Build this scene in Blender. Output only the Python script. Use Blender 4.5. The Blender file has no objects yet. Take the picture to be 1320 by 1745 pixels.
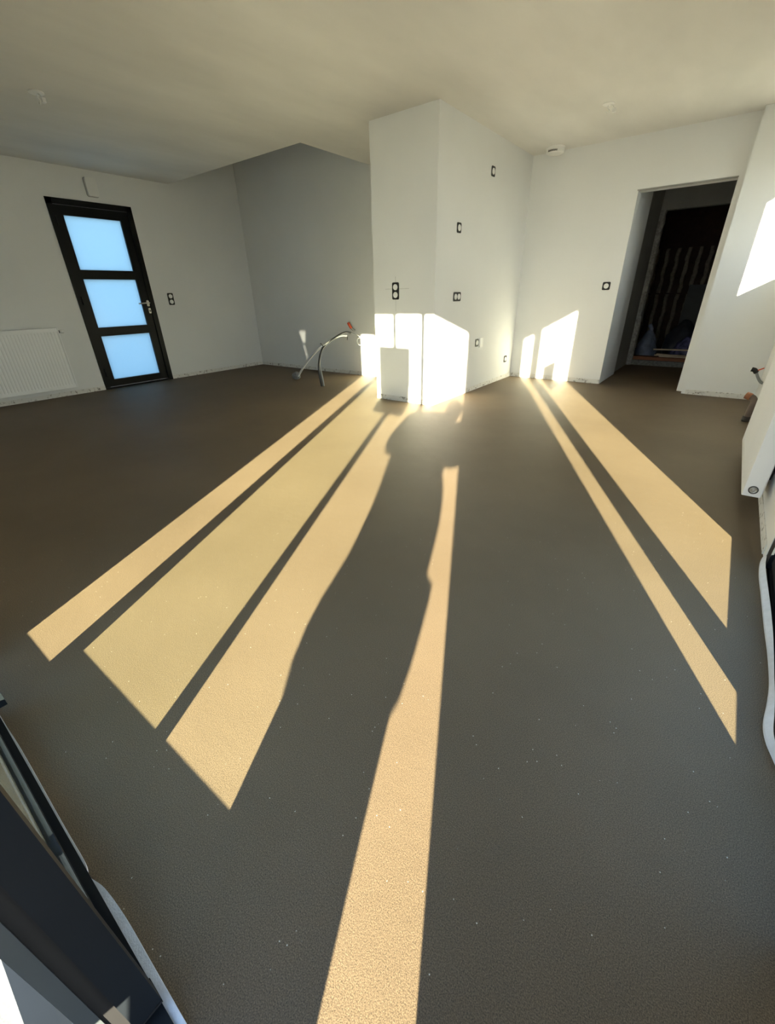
import bpy, bmesh, math, random
from mathutils import Vector, Matrix
random.seed(7)
scene = bpy.context.scene
C = scene.collection
PI = math.pi

# ------------------------------------------------------------------ camera
F_PX, PITCH, ROLL, YAW, CAM_H = 713.34, -0.4793, -0.0242, 0.6561, 1.0895
fw = Vector((-math.sin(YAW)*math.cos(PITCH), math.cos(YAW)*math.cos(PITCH), math.sin(PITCH)))
r0 = Vector((math.cos(YAW), math.sin(YAW), 0)); u0 = r0.cross(fw)
rr = math.cos(ROLL)*r0 + math.sin(ROLL)*u0
uu = -math.sin(ROLL)*r0 + math.cos(ROLL)*u0
cd = bpy.data.cameras.new('camera'); cam = bpy.data.objects.new('camera', cd); C.objects.link(cam)
cd.sensor_fit = 'HORIZONTAL'; cd.sensor_width = 36.0; cd.lens = F_PX/1320*36.0
cd.clip_start = 0.01; cd.clip_end = 300
cam.matrix_world = Matrix(((rr.x, uu.x, -fw.x, 0), (rr.y, uu.y, -fw.y, 0), (rr.z, uu.z, -fw.z, CAM_H), (0, 0, 0, 1)))
scene.camera = cam

# ------------------------------------------------------------------ sky, sun, exposure
SUN_AZ = math.atan(0.507)              # light travels towards +Y turned to -X
SUN_EL = math.atan(0.257)
world = bpy.data.worlds.new('world'); scene.world = world; world.use_nodes = True
wn = world.node_tree; wn.nodes.clear()
wo = wn.nodes.new('ShaderNodeOutputWorld'); wb = wn.nodes.new('ShaderNodeBackground')
wc = wn.nodes.new('ShaderNodeTexCoord'); ws = wn.nodes.new('ShaderNodeSeparateXYZ')
wr = wn.nodes.new('ShaderNodeValToRGB')
wr.color_ramp.elements[0].position = 0.0; wr.color_ramp.elements[0].color = (0.92, 0.97, 1.0, 1)
wr.color_ramp.elements[1].position = 0.6; wr.color_ramp.elements[1].color = (0.17, 0.33, 0.60, 1)
wn.links.new(wc.outputs['Generated'], ws.inputs[0]); wn.links.new(ws.outputs['Z'], wr.inputs[0])
wn.links.new(wr.outputs[0], wb.inputs[0]); wn.links.new(wb.outputs[0], wo.inputs[0])
wb.inputs['Strength'].default_value = 6.2

ld = Vector((-math.sin(SUN_AZ)*math.cos(SUN_EL), math.cos(SUN_AZ)*math.cos(SUN_EL), -math.sin(SUN_EL)))
sl = bpy.data.lights.new('sun', 'SUN'); sun = bpy.data.objects.new('sun', sl); C.objects.link(sun)
sl.energy = 76.0; sl.color = (1.0, 0.90, 0.66); sl.angle = math.radians(0.53)
sun.location = (3, -6, 4)
sun.rotation_euler = ld.to_track_quat('-Z', 'Y').to_euler()

vs = scene.view_settings
vs.view_transform = 'Standard'; vs.look = 'None'; vs.gamma = 1.0; vs.use_curve_mapping = False
vs.exposure = 0.06

# ------------------------------------------------------------------ materials
MATS = {}
def mat(name, col, rough=0.6, metal=0.0, var=0.0, scale=8.0, bump=0.0, bscale=60.0, spec=0.5, detail=4.0, stretch=None):
    if name in MATS: return MATS[name]
    m = bpy.data.materials.new(name); m.use_nodes = True
    nt = m.node_tree; b = nt.nodes['Principled BSDF']
    b.inputs['Roughness'].default_value = rough; b.inputs['Metallic'].default_value = metal
    b.inputs['Specular IOR Level'].default_value = spec
    tc = nt.nodes.new('ShaderNodeTexCoord'); mp = nt.nodes.new('ShaderNodeMapping')
    nt.links.new(tc.outputs['Object'], mp.inputs[0])
    if stretch: mp.inputs['Scale'].default_value = stretch
    n = nt.nodes.new('ShaderNodeTexNoise'); n.inputs['Scale'].default_value = scale; n.inputs['Detail'].default_value = detail
    nt.links.new(mp.outputs[0], n.inputs['Vector'])
    rp = nt.nodes.new('ShaderNodeValToRGB')
    c = Vector(col)
    rp.color_ramp.elements[0].position = 0.3; rp.color_ramp.elements[1].position = 0.7
    rp.color_ramp.elements[0].color = (*(c*(1-var)), 1)
    rp.color_ramp.elements[1].color = (*[min(1, v*(1+var)) for v in c], 1)
    nt.links.new(n.outputs['Fac'], rp.inputs[0]); nt.links.new(rp.outputs[0], b.inputs['Base Color'])
    if bump > 0:
        n2 = nt.nodes.new('ShaderNodeTexNoise'); n2.inputs['Scale'].default_value = bscale; n2.inputs['Detail'].default_value = 3
        bp = nt.nodes.new('ShaderNodeBump'); bp.inputs['Strength'].default_value = bump; bp.inputs['Distance'].default_value = 0.004
        nt.links.new(tc.outputs['Object'], n2.inputs['Vector'])
        nt.links.new(n2.outputs['Fac'], bp.inputs['Height']); nt.links.new(bp.outputs[0], b.inputs['Normal'])
    MATS[name] = m
    return m

M_WALL = mat('white wall paint', (0.755, 0.762, 0.757), 0.75, var=0.018, scale=1.6, bump=0.06, bscale=180, spec=0.25)
M_CEIL = mat('ceiling undercoat', (0.735, 0.72, 0.685), 0.8, var=0.10, scale=1.7, bump=0.05, bscale=120, spec=0.2, stretch=(1.0, 0.35, 1.0))
M_BLACK = mat('anthracite aluminium', (0.011, 0.014, 0.018), 0.5, var=0.12, scale=5, spec=0.18)
M_DOOR = mat('black door paint', (0.004, 0.005, 0.0055), 0.35, var=0.12, scale=5, spec=0.16)
M_SEAL = mat('black rubber seal', (0.006, 0.006, 0.007), 0.7, var=0.1, scale=20)
M_STEEL = mat('brushed steel', (0.55, 0.55, 0.53), 0.32, 1.0, var=0.08, scale=30)
M_ENAMEL = mat('white enamel', (0.86, 0.87, 0.87), 0.35, var=0.01, scale=3)
M_PLASTIC = mat('white plastic', (0.80, 0.80, 0.78), 0.45, var=0.02, scale=12)
M_BOX = mat('black electrical plate', (0.012, 0.012, 0.012), 0.6, var=0.15, scale=30)
M_CONDUIT = mat('grey corrugated conduit', (0.24, 0.25, 0.25), 0.5, var=0.08, scale=25)
M_CONDUIT2 = mat('dark grey conduit', (0.035, 0.037, 0.04), 0.5, var=0.12, scale=25)
M_CONDUITW = mat('pale grey conduit', (0.72, 0.73, 0.73), 0.45, var=0.06, scale=25)
M_RED = mat('orange red plastic', (0.62, 0.09, 0.03), 0.5, var=0.15, scale=30)
M_TERRA = mat('orange brown pipe rim', (0.30, 0.11, 0.05), 0.6, var=0.2, scale=25)
M_PVC = mat('brown grey waste pipe', (0.12, 0.085, 0.065), 0.5, var=0.15, scale=20)
M_FOAM = mat('white edge foam', (0.72, 0.75, 0.80), 0.8, var=0.06, scale=40, bump=0.3, bscale=250)
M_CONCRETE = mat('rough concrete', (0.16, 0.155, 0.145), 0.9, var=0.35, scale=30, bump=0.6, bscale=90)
M_TERRACE = mat('terrace slab', (0.085, 0.092, 0.097), 0.85, var=0.12, scale=6, bump=0.3, bscale=90)
M_BOARD = mat('bare plasterboard', (0.30, 0.30, 0.29), 0.85, var=0.06, scale=4)
M_PLASTER = mat('rough plaster edge', (0.30, 0.29, 0.27), 0.95, var=0.35, scale=35, bump=0.9, bscale=60)
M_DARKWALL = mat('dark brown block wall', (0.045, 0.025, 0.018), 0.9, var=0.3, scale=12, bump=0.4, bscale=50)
M_STRIP = mat('pale rough mortar strip', (0.24, 0.20, 0.15), 0.9, var=0.25, scale=30, bump=0.8, bscale=60)
M_WOOD = mat('orange brown timber', (0.20, 0.075, 0.03), 0.7, var=0.3, scale=6, stretch=(1, 12, 12))
M_PALEWOOD = mat('pale timber lath', (0.50, 0.40, 0.28), 0.7, var=0.2, scale=8, stretch=(1, 12, 12))
M_BAG = mat('grey blue sack', (0.13, 0.15, 0.21), 0.55, var=0.4, scale=7)
M_FILM = mat('dark blue plastic film', (0.09, 0.09, 0.19), 0.25, var=0.6, scale=14)
M_PAPER = mat('white paper', (0.75, 0.74, 0.70), 0.8, var=0.02, scale=3)
M_SHEET = mat('grey light mask', (0.25, 0.26, 0.27), 0.7, var=0.1, scale=3)
M_PENCIL = mat('pencil mark', (0.42, 0.42, 0.41), 0.8, var=0.15, scale=60)
M_FOAMCLAY = mat('grey bundled tape', (0.22, 0.225, 0.22), 0.6, var=0.35, scale=35, bump=0.5, bscale=80)
M_SKIN = mat('skin', (0.55, 0.34, 0.25), 0.6, var=0.05, scale=10)
M_JACKET = mat('dark blue jacket', (0.03, 0.04, 0.07), 0.85, var=0.15, scale=20)
M_HAIR = mat('dark hair', (0.03, 0.02, 0.015), 0.7, var=0.3, scale=60)

# base strip: white with dirt specks of its own
def strip_mat():
    m = mat('dirty wall base strip', (0.70, 0.69, 0.66), 0.8, var=0.03, scale=4)
    nt = m.node_tree; b = nt.nodes['Principled BSDF']
    src = b.inputs['Base Color'].links[0].from_socket
    tc = [n for n in nt.nodes if n.type == 'TEX_COORD'][0]
    n = nt.nodes.new('ShaderNodeTexNoise'); n.inputs['Scale'].default_value = 26; n.inputs['Detail'].default_value = 6
    n.inputs['Roughness'].default_value = 0.7
    nt.links.new(tc.outputs['Object'], n.inputs['Vector'])
    rp = nt.nodes.new('ShaderNodeValToRGB'); rp.color_ramp.elements[0].position = 0.55; rp.color_ramp.elements[1].position = 0.66
    rp.color_ramp.elements[0].color = (0, 0, 0, 1); rp.color_ramp.elements[1].color = (1, 1, 1, 1)
    nt.links.new(n.outputs['Fac'], rp.inputs[0])
    mx = nt.nodes.new('ShaderNodeMixRGB'); mx.inputs[2].default_value = (0.14, 0.12, 0.10, 1)
    nt.links.new(rp.outputs[0], mx.inputs[0]); nt.links.new(src, mx.inputs[1]); nt.links.new(mx.outputs[0], b.inputs['Base Color'])
    return m
M_STRIPBASE = strip_mat()

def floor_mat():
    m = bpy.data.materials.new('sand cement screed'); m.use_nodes = True
    nt = m.node_tree; b = nt.nodes['Principled BSDF']
    b.inputs['Roughness'].default_value = 0.62; b.inputs['Specular IOR Level'].default_value = 0.35
    tc = nt.nodes.new('ShaderNodeTexCoord')
    def noise(s, d, r=0.5):
        n = nt.nodes.new('ShaderNodeTexNoise'); n.inputs['Scale'].default_value = s; n.inputs['Detail'].default_value = d
        n.inputs['Roughness'].default_value = r
        nt.links.new(tc.outputs['Object'], n.inputs['Vector']); return n
    def ramp(src, p0, c0, p1, c1):
        r = nt.nodes.new('ShaderNodeValToRGB')
        r.color_ramp.elements[0].position = p0; r.color_ramp.elements[0].color = (*c0, 1)
        r.color_ramp.elements[1].position = p1; r.color_ramp.elements[1].color = (*c1, 1)
        nt.links.new(src, r.inputs[0]); return r
    def mixc(kind, fac, a, bb):
        x = nt.nodes.new('ShaderNodeMixRGB'); x.blend_type = kind; x.inputs[0].default_value = fac
        nt.links.new(a, x.inputs[1]); nt.links.new(bb, x.inputs[2]); return x
    big = ramp(noise(1.1, 5, 0.55).outputs['Fac'], 0.3, (0.104, 0.075, 0.044), 0.7, (0.134, 0.098, 0.060))
    grain = ramp(noise(420, 2, 0.7).outputs['Fac'], 0.34, (0.42, 0.42, 0.42), 0.66, (1.58, 1.58, 1.58))
    x1 = mixc('MULTIPLY', 0.9, big.outputs[0], grain.outputs[0])
    vo = nt.nodes.new('ShaderNodeTexVoronoi'); vo.inputs['Scale'].default_value = 55
    nt.links.new(tc.outputs['Object'], vo.inputs['Vector'])
    speck = ramp(vo.outputs['Distance'], 0.045, (1, 1, 1), 0.085, (0, 0, 0))
    pick = nt.nodes.new('ShaderNodeSeparateColor'); nt.links.new(vo.outputs['Color'], pick.inputs[0])
    gt = nt.nodes.new('ShaderNodeMath'); gt.operation = 'GREATER_THAN'; gt.inputs[1].default_value = 0.80
    nt.links.new(pick.outputs[0], gt.inputs[0])
    mu = nt.nodes.new('ShaderNodeMath'); mu.operation = 'MULTIPLY'
    nt.links.new(speck.outputs[0], mu.inputs[0]); nt.links.new(gt.outputs[0], mu.inputs[1])
    x2 = nt.nodes.new('ShaderNodeMixRGB'); x2.inputs[2].default_value = (0.60, 0.55, 0.47, 1)
    nt.links.new(mu.outputs[0], x2.inputs[0]); nt.links.new(x1.outputs[0], x2.inputs[1])
    nt.links.new(x2.outputs[0], b.inputs['Base Color'])
    b1 = nt.nodes.new('ShaderNodeBump'); b1.inputs['Strength'].default_value = 0.22; b1.inputs['Distance'].default_value = 0.0015
    nt.links.new(noise(480, 2, 0.6).outputs['Fac'], b1.inputs['Height'])
    b2 = nt.nodes.new('ShaderNodeBump'); b2.inputs['Strength'].default_value = 0.25; b2.inputs['Distance'].default_value = 0.006
    nt.links.new(noise(9, 6, 0.6).outputs['Fac'], b2.inputs['Height'])
    nt.links.new(b1.outputs[0], b2.inputs['Normal']); nt.links.new(b2.outputs[0], b.inputs['Normal'])
    return m
M_FLOOR = floor_mat()

def glass_mat(name, tint):
    m = bpy.data.materials.new(name); m.use_nodes = True
    nt = m.node_tree; nt.nodes.clear()
    o = nt.nodes.new('ShaderNodeOutputMaterial'); t = nt.nodes.new('ShaderNodeBsdfTransparent')
    g = nt.nodes.new('ShaderNodeBsdfGlossy'); g.inputs['Roughness'].default_value = 0.0
    lw_ = nt.nodes.new('ShaderNodeLayerWeight'); lw_.inputs['Blend'].default_value = 0.5
    pw = nt.nodes.new('ShaderNodeMath'); pw.operation = 'POWER'; pw.inputs[1].default_value = 5.0
    f = nt.nodes.new('ShaderNodeMath'); f.operation = 'MULTIPLY_ADD'; f.inputs[1].default_value = 0.9; f.inputs[2].default_value = 0.03
    nt.links.new(lw_.outputs['Facing'], pw.inputs[0]); nt.links.new(pw.outputs[0], f.inputs[0])
    nz = nt.nodes.new('ShaderNodeTexNoise'); nz.inputs['Scale'].default_value = 1.2
    rp = nt.nodes.new('ShaderNodeValToRGB')
    rp.color_ramp.elements[0].color = (*[v*0.985 for v in tint], 1); rp.color_ramp.elements[1].color = (*tint, 1)
    nt.links.new(nz.outputs['Fac'], rp.inputs[0]); nt.links.new(rp.outputs[0], t.inputs[0])
    x = nt.nodes.new('ShaderNodeMixShader')
    nt.links.new(f.outputs[0], x.inputs[0]); nt.links.new(t.outputs[0], x.inputs[1]); nt.links.new(g.outputs[0], x.inputs[2])
    nt.links.new(x.outputs[0], o.inputs[0])
    return m
M_GLASS = glass_mat('clear window glass', (0.968, 0.990, 0.960))
M_TINT = glass_mat('light dimming glass', (0.19, 0.195, 0.20))  # dark tint for the added window, dims its patch of sun

def frosted_mat():
    m = bpy.data.materials.new('frosted glass'); m.use_nodes = True
    nt = m.node_tree; nt.nodes.clear()
    o = nt.nodes.new('ShaderNodeOutputMaterial'); t = nt.nodes.new('ShaderNodeBsdfTranslucent')
    g = nt.nodes.new('ShaderNodeBsdfGlossy'); g.inputs['Roughness'].default_value = 0.25
    nz = nt.nodes.new('ShaderNodeTexNoise'); nz.inputs['Scale'].default_value = 40
    rp = nt.nodes.new('ShaderNodeValToRGB')
    rp.color_ramp.elements[0].color = (0.42, 0.55, 0.60, 1); rp.color_ramp.elements[1].color = (0.44, 0.57, 0.62, 1)
    nt.links.new(nz.outputs['Fac'], rp.inputs[0]); nt.links.new(rp.outputs[0], t.inputs[0])
    x = nt.nodes.new('ShaderNodeMixShader'); x.inputs[0].default_value = 0.04
    nt.links.new(t.outputs[0], x.inputs[1]); nt.links.new(g.outputs[0], x.inputs[2]); nt.links.new(x.outputs[0], o.inputs[0])
    return m
M_FROST = frosted_mat()

# ------------------------------------------------------------------ mesh helpers
def box(bm, x0, x1, y0, y1, z0, z1, bev=0.0):
    x0, x1 = min(x0, x1), max(x0, x1); y0, y1 = min(y0, y1), max(y0, y1); z0, z1 = min(z0, z1), max(z0, z1)
    v = [bm.verts.new(p) for p in ((x0,y0,z0),(x1,y0,z0),(x1,y1,z0),(x0,y1,z0),(x0,y0,z1),(x1,y0,z1),(x1,y1,z1),(x0,y1,z1))]
    fs = [bm.faces.new([v[i] for i in q]) for q in ((3,2,1,0),(4,5,6,7),(0,1,5,4),(1,2,6,5),(2,3,7,6),(3,0,4,7))]
    if bev > 0:
        es = list({e for f in fs for e in f.edges})
        bmesh.ops.bevel(bm, geom=es, offset=bev, segments=2, affect='EDGES', profile=0.5)
    return bm
def B(*a, bev=0.0):
    bm = bmesh.new(); box(bm, *a, bev=bev); return bm
def catmull(pts, n=10):
    P = [Vector(p) for p in pts]; P = [2*P[0]-P[1]] + P + [2*P[-1]-P[-2]]; out = []
    for i in range(1, len(P)-2):
        for k in range(n):
            t = k/n; a, b, c, d = P[i-1], P[i], P[i+1], P[i+2]
            out.append(0.5*((2*b)+(c-a)*t+(2*a-5*b+4*c-d)*t*t+(3*b-a-3*c+d)*t**3))
    out.append(P[-2]); return out
def tube(bm, pts, r, seg=10, ridge=0.0, cap=True):
    P = [Vector(p) for p in pts]; n = len(P); rings = []
    t = (P[1]-P[0]).normalized()
    a = t.cross(Vector((0, 0, 1)))
    if a.length < 1e-3: a = t.cross(Vector((1, 0, 0)))
    a.normalize()
    for i in range(n):
        t = (P[min(i+1, n-1)]-P[max(i-1, 0)]).normalized()
        a = (a - t*a.dot(t)).normalized(); b = t.cross(a)
        rad = r[i] if isinstance(r, (list, tuple)) else r
        if ridge: rad *= 1 + (ridge if i % 2 else -ridge)
        rings.append([bm.verts.new(P[i] + rad*(math.cos(2*PI*k/seg)*a + math.sin(2*PI*k/seg)*b)) for k in range(seg)])
    for i in range(n-1):
        for k in range(seg):
            bm.faces.new((rings[i][k], rings[i][(k+1) % seg], rings[i+1][(k+1) % seg], rings[i+1][k]))
    if cap:
        bm.faces.new(list(reversed(rings[0]))); bm.faces.new(rings[-1])
    return bm
def resample(P, step):
    out = [P[0].copy()]; acc = 0.0
    for a, b in zip(P, P[1:]):
        d = (b-a).length
        while acc + d >= step and d > 1e-9:
            a = a + (b-a)*((step-acc)/d); out.append(a.copy()); d = (b-a).length; acc = 0.0
        acc += d
    return out
def T(pts, r, seg=10, ridge=0.0, n=10, smooth=True, step=None):
    bm = bmesh.new(); P = catmull(pts, n) if smooth else [Vector(p) for p in pts]
    if step: P = resample(P, step)
    return tube(bm, P, r, seg, ridge)
def prism(poly, y0, y1):
    """polygon in x,z extruded along y"""
    bm = bmesh.new(); a = [bm.verts.new((x, y0, z)) for x, z in poly]; b = [bm.verts.new((x, y1, z)) for x, z in poly]
    n = len(poly)
    bm.faces.new(a); bm.faces.new(list(reversed(b)))
    for i in range(n): bm.faces.new((a[i], b[i], b[(i+1) % n], a[(i+1) % n]))
    bmesh.ops.recalc_face_normals(bm, faces=bm.faces); return bm
def rrect(w, h, r, cx=0, cz=0, n=5):
    out = []
    for sx, sz, a0 in ((1, 1, 0), (-1, 1, 90), (-1, -1, 180), (1, -1, 270)):
        for k in range(n+1):
            a = math.radians(a0 + 90*k/n)
            out.append((cx + sx*(w/2-r) + r*math.cos(a), cz + sz*(h/2-r) + r*math.sin(a)))
    return out
def circ(r, n=24, cx=0, cz=0): return [(cx + r*math.cos(2*PI*k/n), cz + r*math.sin(2*PI*k/n)) for k in range(n)]
def lathe(prof, n=24, axis='z'):
    bm = bmesh.new(); rings = []
    for r, h in prof:
        rings.append([bm.verts.new((r*math.cos(2*PI*k/n), r*math.sin(2*PI*k/n), h)) for k in range(n)])
    for a, b in zip(rings, rings[1:]):
        for k in range(n): bm.faces.new((a[k], a[(k+1) % n], b[(k+1) % n], b[k]))
    bm.faces.new(list(reversed(rings[0]))); bm.faces.new(rings[-1])
    bmesh.ops.recalc_face_normals(bm, faces=bm.faces)
    return bm
def obj(name, bm, m, parent=None, smooth=False, loc=None):
    me = bpy.data.meshes.new(name); bm.to_mesh(me); bm.free()
    if smooth:
        for p in me.polygons: p.use_smooth = True
    me.materials.append(m)
    o = bpy.data.objects.new(name, me); C.objects.link(o)
    if parent: o.parent = parent
    if loc is not None: o.location = loc
    return o
def tag(o, label, cat, group=None, kind=None):
    o['label'] = label; o['category'] = cat
    if group: o['group'] = group
    if kind: o['kind'] = kind
    return o
def thing(name, label, cat, loc=(0, 0, 0), rotz=0.0, group=None, kind=None):
    o = bpy.data.objects.new(name, None); C.objects.link(o); o.location = loc; o.rotation_euler = (0, 0, rotz)
    o.empty_display_size = 0.05
    return tag(o, label, cat, group, kind)
def struct(name, bm, m, label, cat): return tag(obj(name, bm, m), label, cat, kind='structure')

def wall_bm(axis, t0, t1, u0, u1, z0, z1, holes=()):
    """axis 'x': wall lies in plane x, runs along y. axis 'y': runs along x."""
    us = sorted({u0, u1, *[h[0] for h in holes], *[h[1] for h in holes]})
    zs = sorted({z0, z1, *[h[2] for h in holes], *[h[3] for h in holes]})
    bm = bmesh.new()
    for a, b in zip(us, us[1:]):
        run = None
        for c, d in zip(zs, zs[1:]):
            mu, mz = (a+b)/2, (c+d)/2
            if any(h[0] < mu < h[1] and h[2] < mz < h[3] for h in holes):
                if run: emit(bm, axis, t0, t1, a, b, *run); run = None
            else: run = (run[0], d) if run else (c, d)
        if run: emit(bm, axis, t0, t1, a, b, *run)
    return bm
def emit(bm, axis, t0, t1, a, b, c, d):
    if axis == 'x': box(bm, t0, t1, a, b, c, d)
    else: box(bm, a, b, t0, t1, c, d)

# ------------------------------------------------------------------ the room
XL, Y1, Y2, XC0, XC1, Y3 = -6.708, 5.071, 3.951, -3.149, -2.396, 6.101
XR, YF, H = 0.385, -0.030, 2.5
YE, XE = 3.9475, -4.061
OX0, OX1, OZ = -1.187, -0.330, 2.020
DY0, DY1, DZ = 2.384, 3.350, 2.176
YP = 5.97                                            # face of the boxed-out panel beside the opening
W1 = (-1.79, 0.10, -0.03, 2.17)                      # sliding door in the front wall
W2 = (0.63, 2.24, -0.03, 2.12)                       # sliding door in the right wall
W3 = (4.82, 5.67, 1.235, 2.136)                      # small window in the right wall
W4 = (-3.30, -2.60, 1.48, 2.14)                      # added window in the front wall, for a wedge of light

bm = bmesh.new(); box(bm, -6.9, XR+0.01, YF-0.02, 8.02, -0.12, 0.0)
struct('floor', bm, M_FLOOR, 'fresh grey brown sand cement screed floor crossed by sunlight stripes', 'floor')
bm = bmesh.new()
box(bm, -6.9, XE, -0.2, YE, H, H+0.28); box(bm, XE, 0.55, -0.2, 6.1, H, H+0.28); box(bm, -2.396, 0.55, 6.1, 6.4, H, H+0.28)
struct('ceiling', bm, M_CEIL, 'beige white plasterboard ceiling with uneven undercoat patches', 'ceiling')
struct('wall_left', wall_bm('x', -6.9, XL, -0.2, 5.3, -0.12, 5.0, [(DY0, DY1, -0.12, DZ)]), M_WALL, 'white painted wall holding the black glazed entrance door', 'wall')
struct('wall_front', wall_bm('y', -0.2, YF, -6.708, 0.52, -0.12, H, [W1, W4]), M_WALL, 'white wall around the large sliding door beside the camera', 'wall')
struct('wall_right', wall_bm('x', XR, 0.52, YF, 6.101, -0.12, H, [W2, W3]), M_WALL, 'white wall at the right edge behind the near radiator', 'wall')
struct('wall_stairwell', B(XL, XC0, Y1, Y1+0.18, -0.12, 5.0), M_WALL, 'white end wall of the tall stairwell alcove behind the grey conduits', 'wall')
struct('wall_center', B(XC0, XC1, Y2, 6.25, -0.12, H), M_WALL, 'white protruding wall block with sunlit patches at its base', 'wall')
struct('wall_back', wall_bm('y', Y3, 6.25, XC1, 0.52, -0.12, H, [(OX0, OX1, -0.12, OZ)]), M_WALL, 'white back wall with the dark doorless opening', 'wall')
struct('wall_back_panel', B(-0.272, XR, YP, Y3, -0.12, H), M_WALL, 'white boxed-out panel right of the dark opening with a bright sun patch', 'wall')
bm = bmesh.new(); box(bm, XL, XE+0.1, YE-0.1, YE, H+0.28, 5.0); box(bm, XE, XE+0.1, YE, Y1, H+0.28, 5.0); box(bm, XL-0.2, XE+0.1, YE-0.1, Y1+0.18, 5.0, 5.1)
struct('wall_stairwell_upper', bm, M_WALL, 'white upper enclosure of the stairwell above the ceiling edge', 'wall')
# corridor and dark store room behind the opening
bm = bmesh.new(); box(bm, -1.34, OX0, 6.25, 6.97, -0.12, H)
struct('wall_corridor_near', bm, M_WALL, 'grey white left side of the corridor just inside the dark opening', 'wall')
struct('wall_corridor_far', B(-1.36, -1.215, 6.97, 8.0, -0.12, H), M_BOARD, 'bare plasterboard left side deeper inside the dark opening', 'wall')
struct('wall_corridor_right', B(0.10, 0.20, 6.25, 8.0, -0.12, H), M_BOARD, 'bare plasterboard right side of the corridor behind the opening', 'wall')
struct('wall_corridor_end', wall_bm('y', 8.0, 8.12, -3.1, 1.4, -0.12, 2.75, [(-1.215, -0.05, -0.12, 2.045)]), M_BOARD, 'grey plasterboard wall above the inner doorway to the dark store', 'wall')
struct('ceiling_corridor', B(-1.36, 0.20, 6.25, 8.0, H, H+0.1), M_BOARD, 'ceiling of the short corridor behind the opening', 'ceiling')
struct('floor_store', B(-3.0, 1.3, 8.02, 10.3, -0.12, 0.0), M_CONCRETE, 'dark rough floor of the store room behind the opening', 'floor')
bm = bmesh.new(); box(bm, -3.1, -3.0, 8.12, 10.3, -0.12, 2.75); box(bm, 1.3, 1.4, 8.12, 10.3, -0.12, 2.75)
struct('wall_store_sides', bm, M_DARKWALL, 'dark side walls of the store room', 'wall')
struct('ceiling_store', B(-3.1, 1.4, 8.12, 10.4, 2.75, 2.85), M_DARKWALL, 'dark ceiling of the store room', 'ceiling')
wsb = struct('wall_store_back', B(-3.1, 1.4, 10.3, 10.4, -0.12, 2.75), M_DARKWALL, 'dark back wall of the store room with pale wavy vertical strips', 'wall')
def strip_bm(x, z0, z1, seed):
    rnd = random.Random(seed); bm = bmesh.new(); n = 16; L = []
    for i in range(n+1):
        z = z0 + (z1-z0)*i/n; w = 0.027 + 0.010*rnd.random(); o = 0.007*math.sin(i*0.9+seed) + 0.008*rnd.random()
        L.append([bm.verts.new((x+o+s*w, y, z)) for s, y in ((-1, 10.3), (-0.6, 10.275), (0.6, 10.275), (1, 10.3))])
    for a, b in zip(L, L[1:]):
        for k in range(3): bm.faces.new((a[k], a[k+1], b[k+1], b[k]))
    bmesh.ops.recalc_face_normals(bm, faces=bm.faces); return bm
for i in range(10):
    x = -1.80 + i*0.165
    obj('mortar_strip', strip_bm(x, 0.02, 0.98, i), M_STRIP, wsb); obj('mortar_strip', strip_bm(x+0.01, 1.0, 1.72, i+20), M_STRIP, wsb)
# rough edge of the inner doorway
rnd = random.Random(3); bm = bmesh.new(); rows = []
for i in range(41):
    z = 2.045*i/40; rows.append([bm.verts.new(p) for p in ((-1.235, 7.985, z), (-1.20+0.012*rnd.random(), 7.975+0.01*rnd.random(), z), (-1.165+0.02*rnd.random(), 7.99+0.01*rnd.random(), z), (-1.150+0.012*rnd.random(), 8.06, z), (-1.18, 8.13, z))])
for a, b in zip(rows, rows[1:]):
    for k in range(4): bm.faces.new((a[k], a[k+1], b[k+1], b[k]))
bmesh.ops.recalc_face_normals(bm, faces=bm.faces)
struct('trim_1', bm, M_PLASTER, 'rough ragged plaster edge of the inner doorway', 'trim')
# lining line over the opening
struct('trim_2', B(OX0-0.01, OX1+0.004, Y3-0.004, Y3+0.02, OZ, OZ+0.012), M_BOARD, 'thin raw edge along the top of the dark opening', 'trim')

# base strips
def base(name, bm, label): struct(name, bm, M_STRIPBASE, label, 'baseboard')
BH, BT = 0.052, 0.005
def bstrip(name, x0, x1, y0, y1, label):
    base(name, B(x0, x1, y0, y1, -0.01, BH, bev=0.0015), label)
bm = bmesh.new(); box(bm, XL, XL+BT, YF, DY0, -0.01, BH); box(bm, XL, XL+BT, DY1, Y1, -0.01, BH)
base('baseboard_left', bm, 'dirty white base strip under the left radiator and entrance door wall')
bstrip('baseboard_stairwell', XL, XC0, Y1-BT, Y1, 'dirty white base strip along the stairwell alcove wall')
bstrip('baseboard_center_front', XC0, XC1, Y2-BT, Y2, 'dirty white base strip at the front of the protruding wall block')
bstrip('baseboard_center_side', XC1, XC1+BT, Y2-BT, Y3, 'dirty white base strip along the right side of the protruding wall block')
bstrip('baseboard_back', XC1+BT, OX0, Y3-BT, Y3, 'dirty white base strip on the back wall left of the dark opening')
bstrip('baseboard_panel', -0.235, XR, YP-0.012, YP, 'chipped white base strip right of the dark opening')
bstrip('baseboard_right', XR-BT, XR, 2.30, YP, 'dirty white base strip on the right wall below the near radiator')

# outside
struct('terrace', B(-20, 22, -25, 25, -0.25, -0.06), M_TERRACE, 'pale outdoor terrace slab beyond the sliding door threshold', 'ground')

# ------------------------------------------------------------------ pencil marks on the block
wc_ = bpy.data.objects['wall_center']
for nm, a in (('pencil_line', (-3.00, -2.70, 1.136, 1.139)),):
    obj(nm, B(a[0], a[1], Y2-0.0008, Y2, a[2], a[3]), M_PENCIL, wc_)
obj('pencil_line', B(-2.8672, -2.8646, Y2-0.0008, Y2, 0.93, 1.25), M_PENCIL, wc_)

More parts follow.
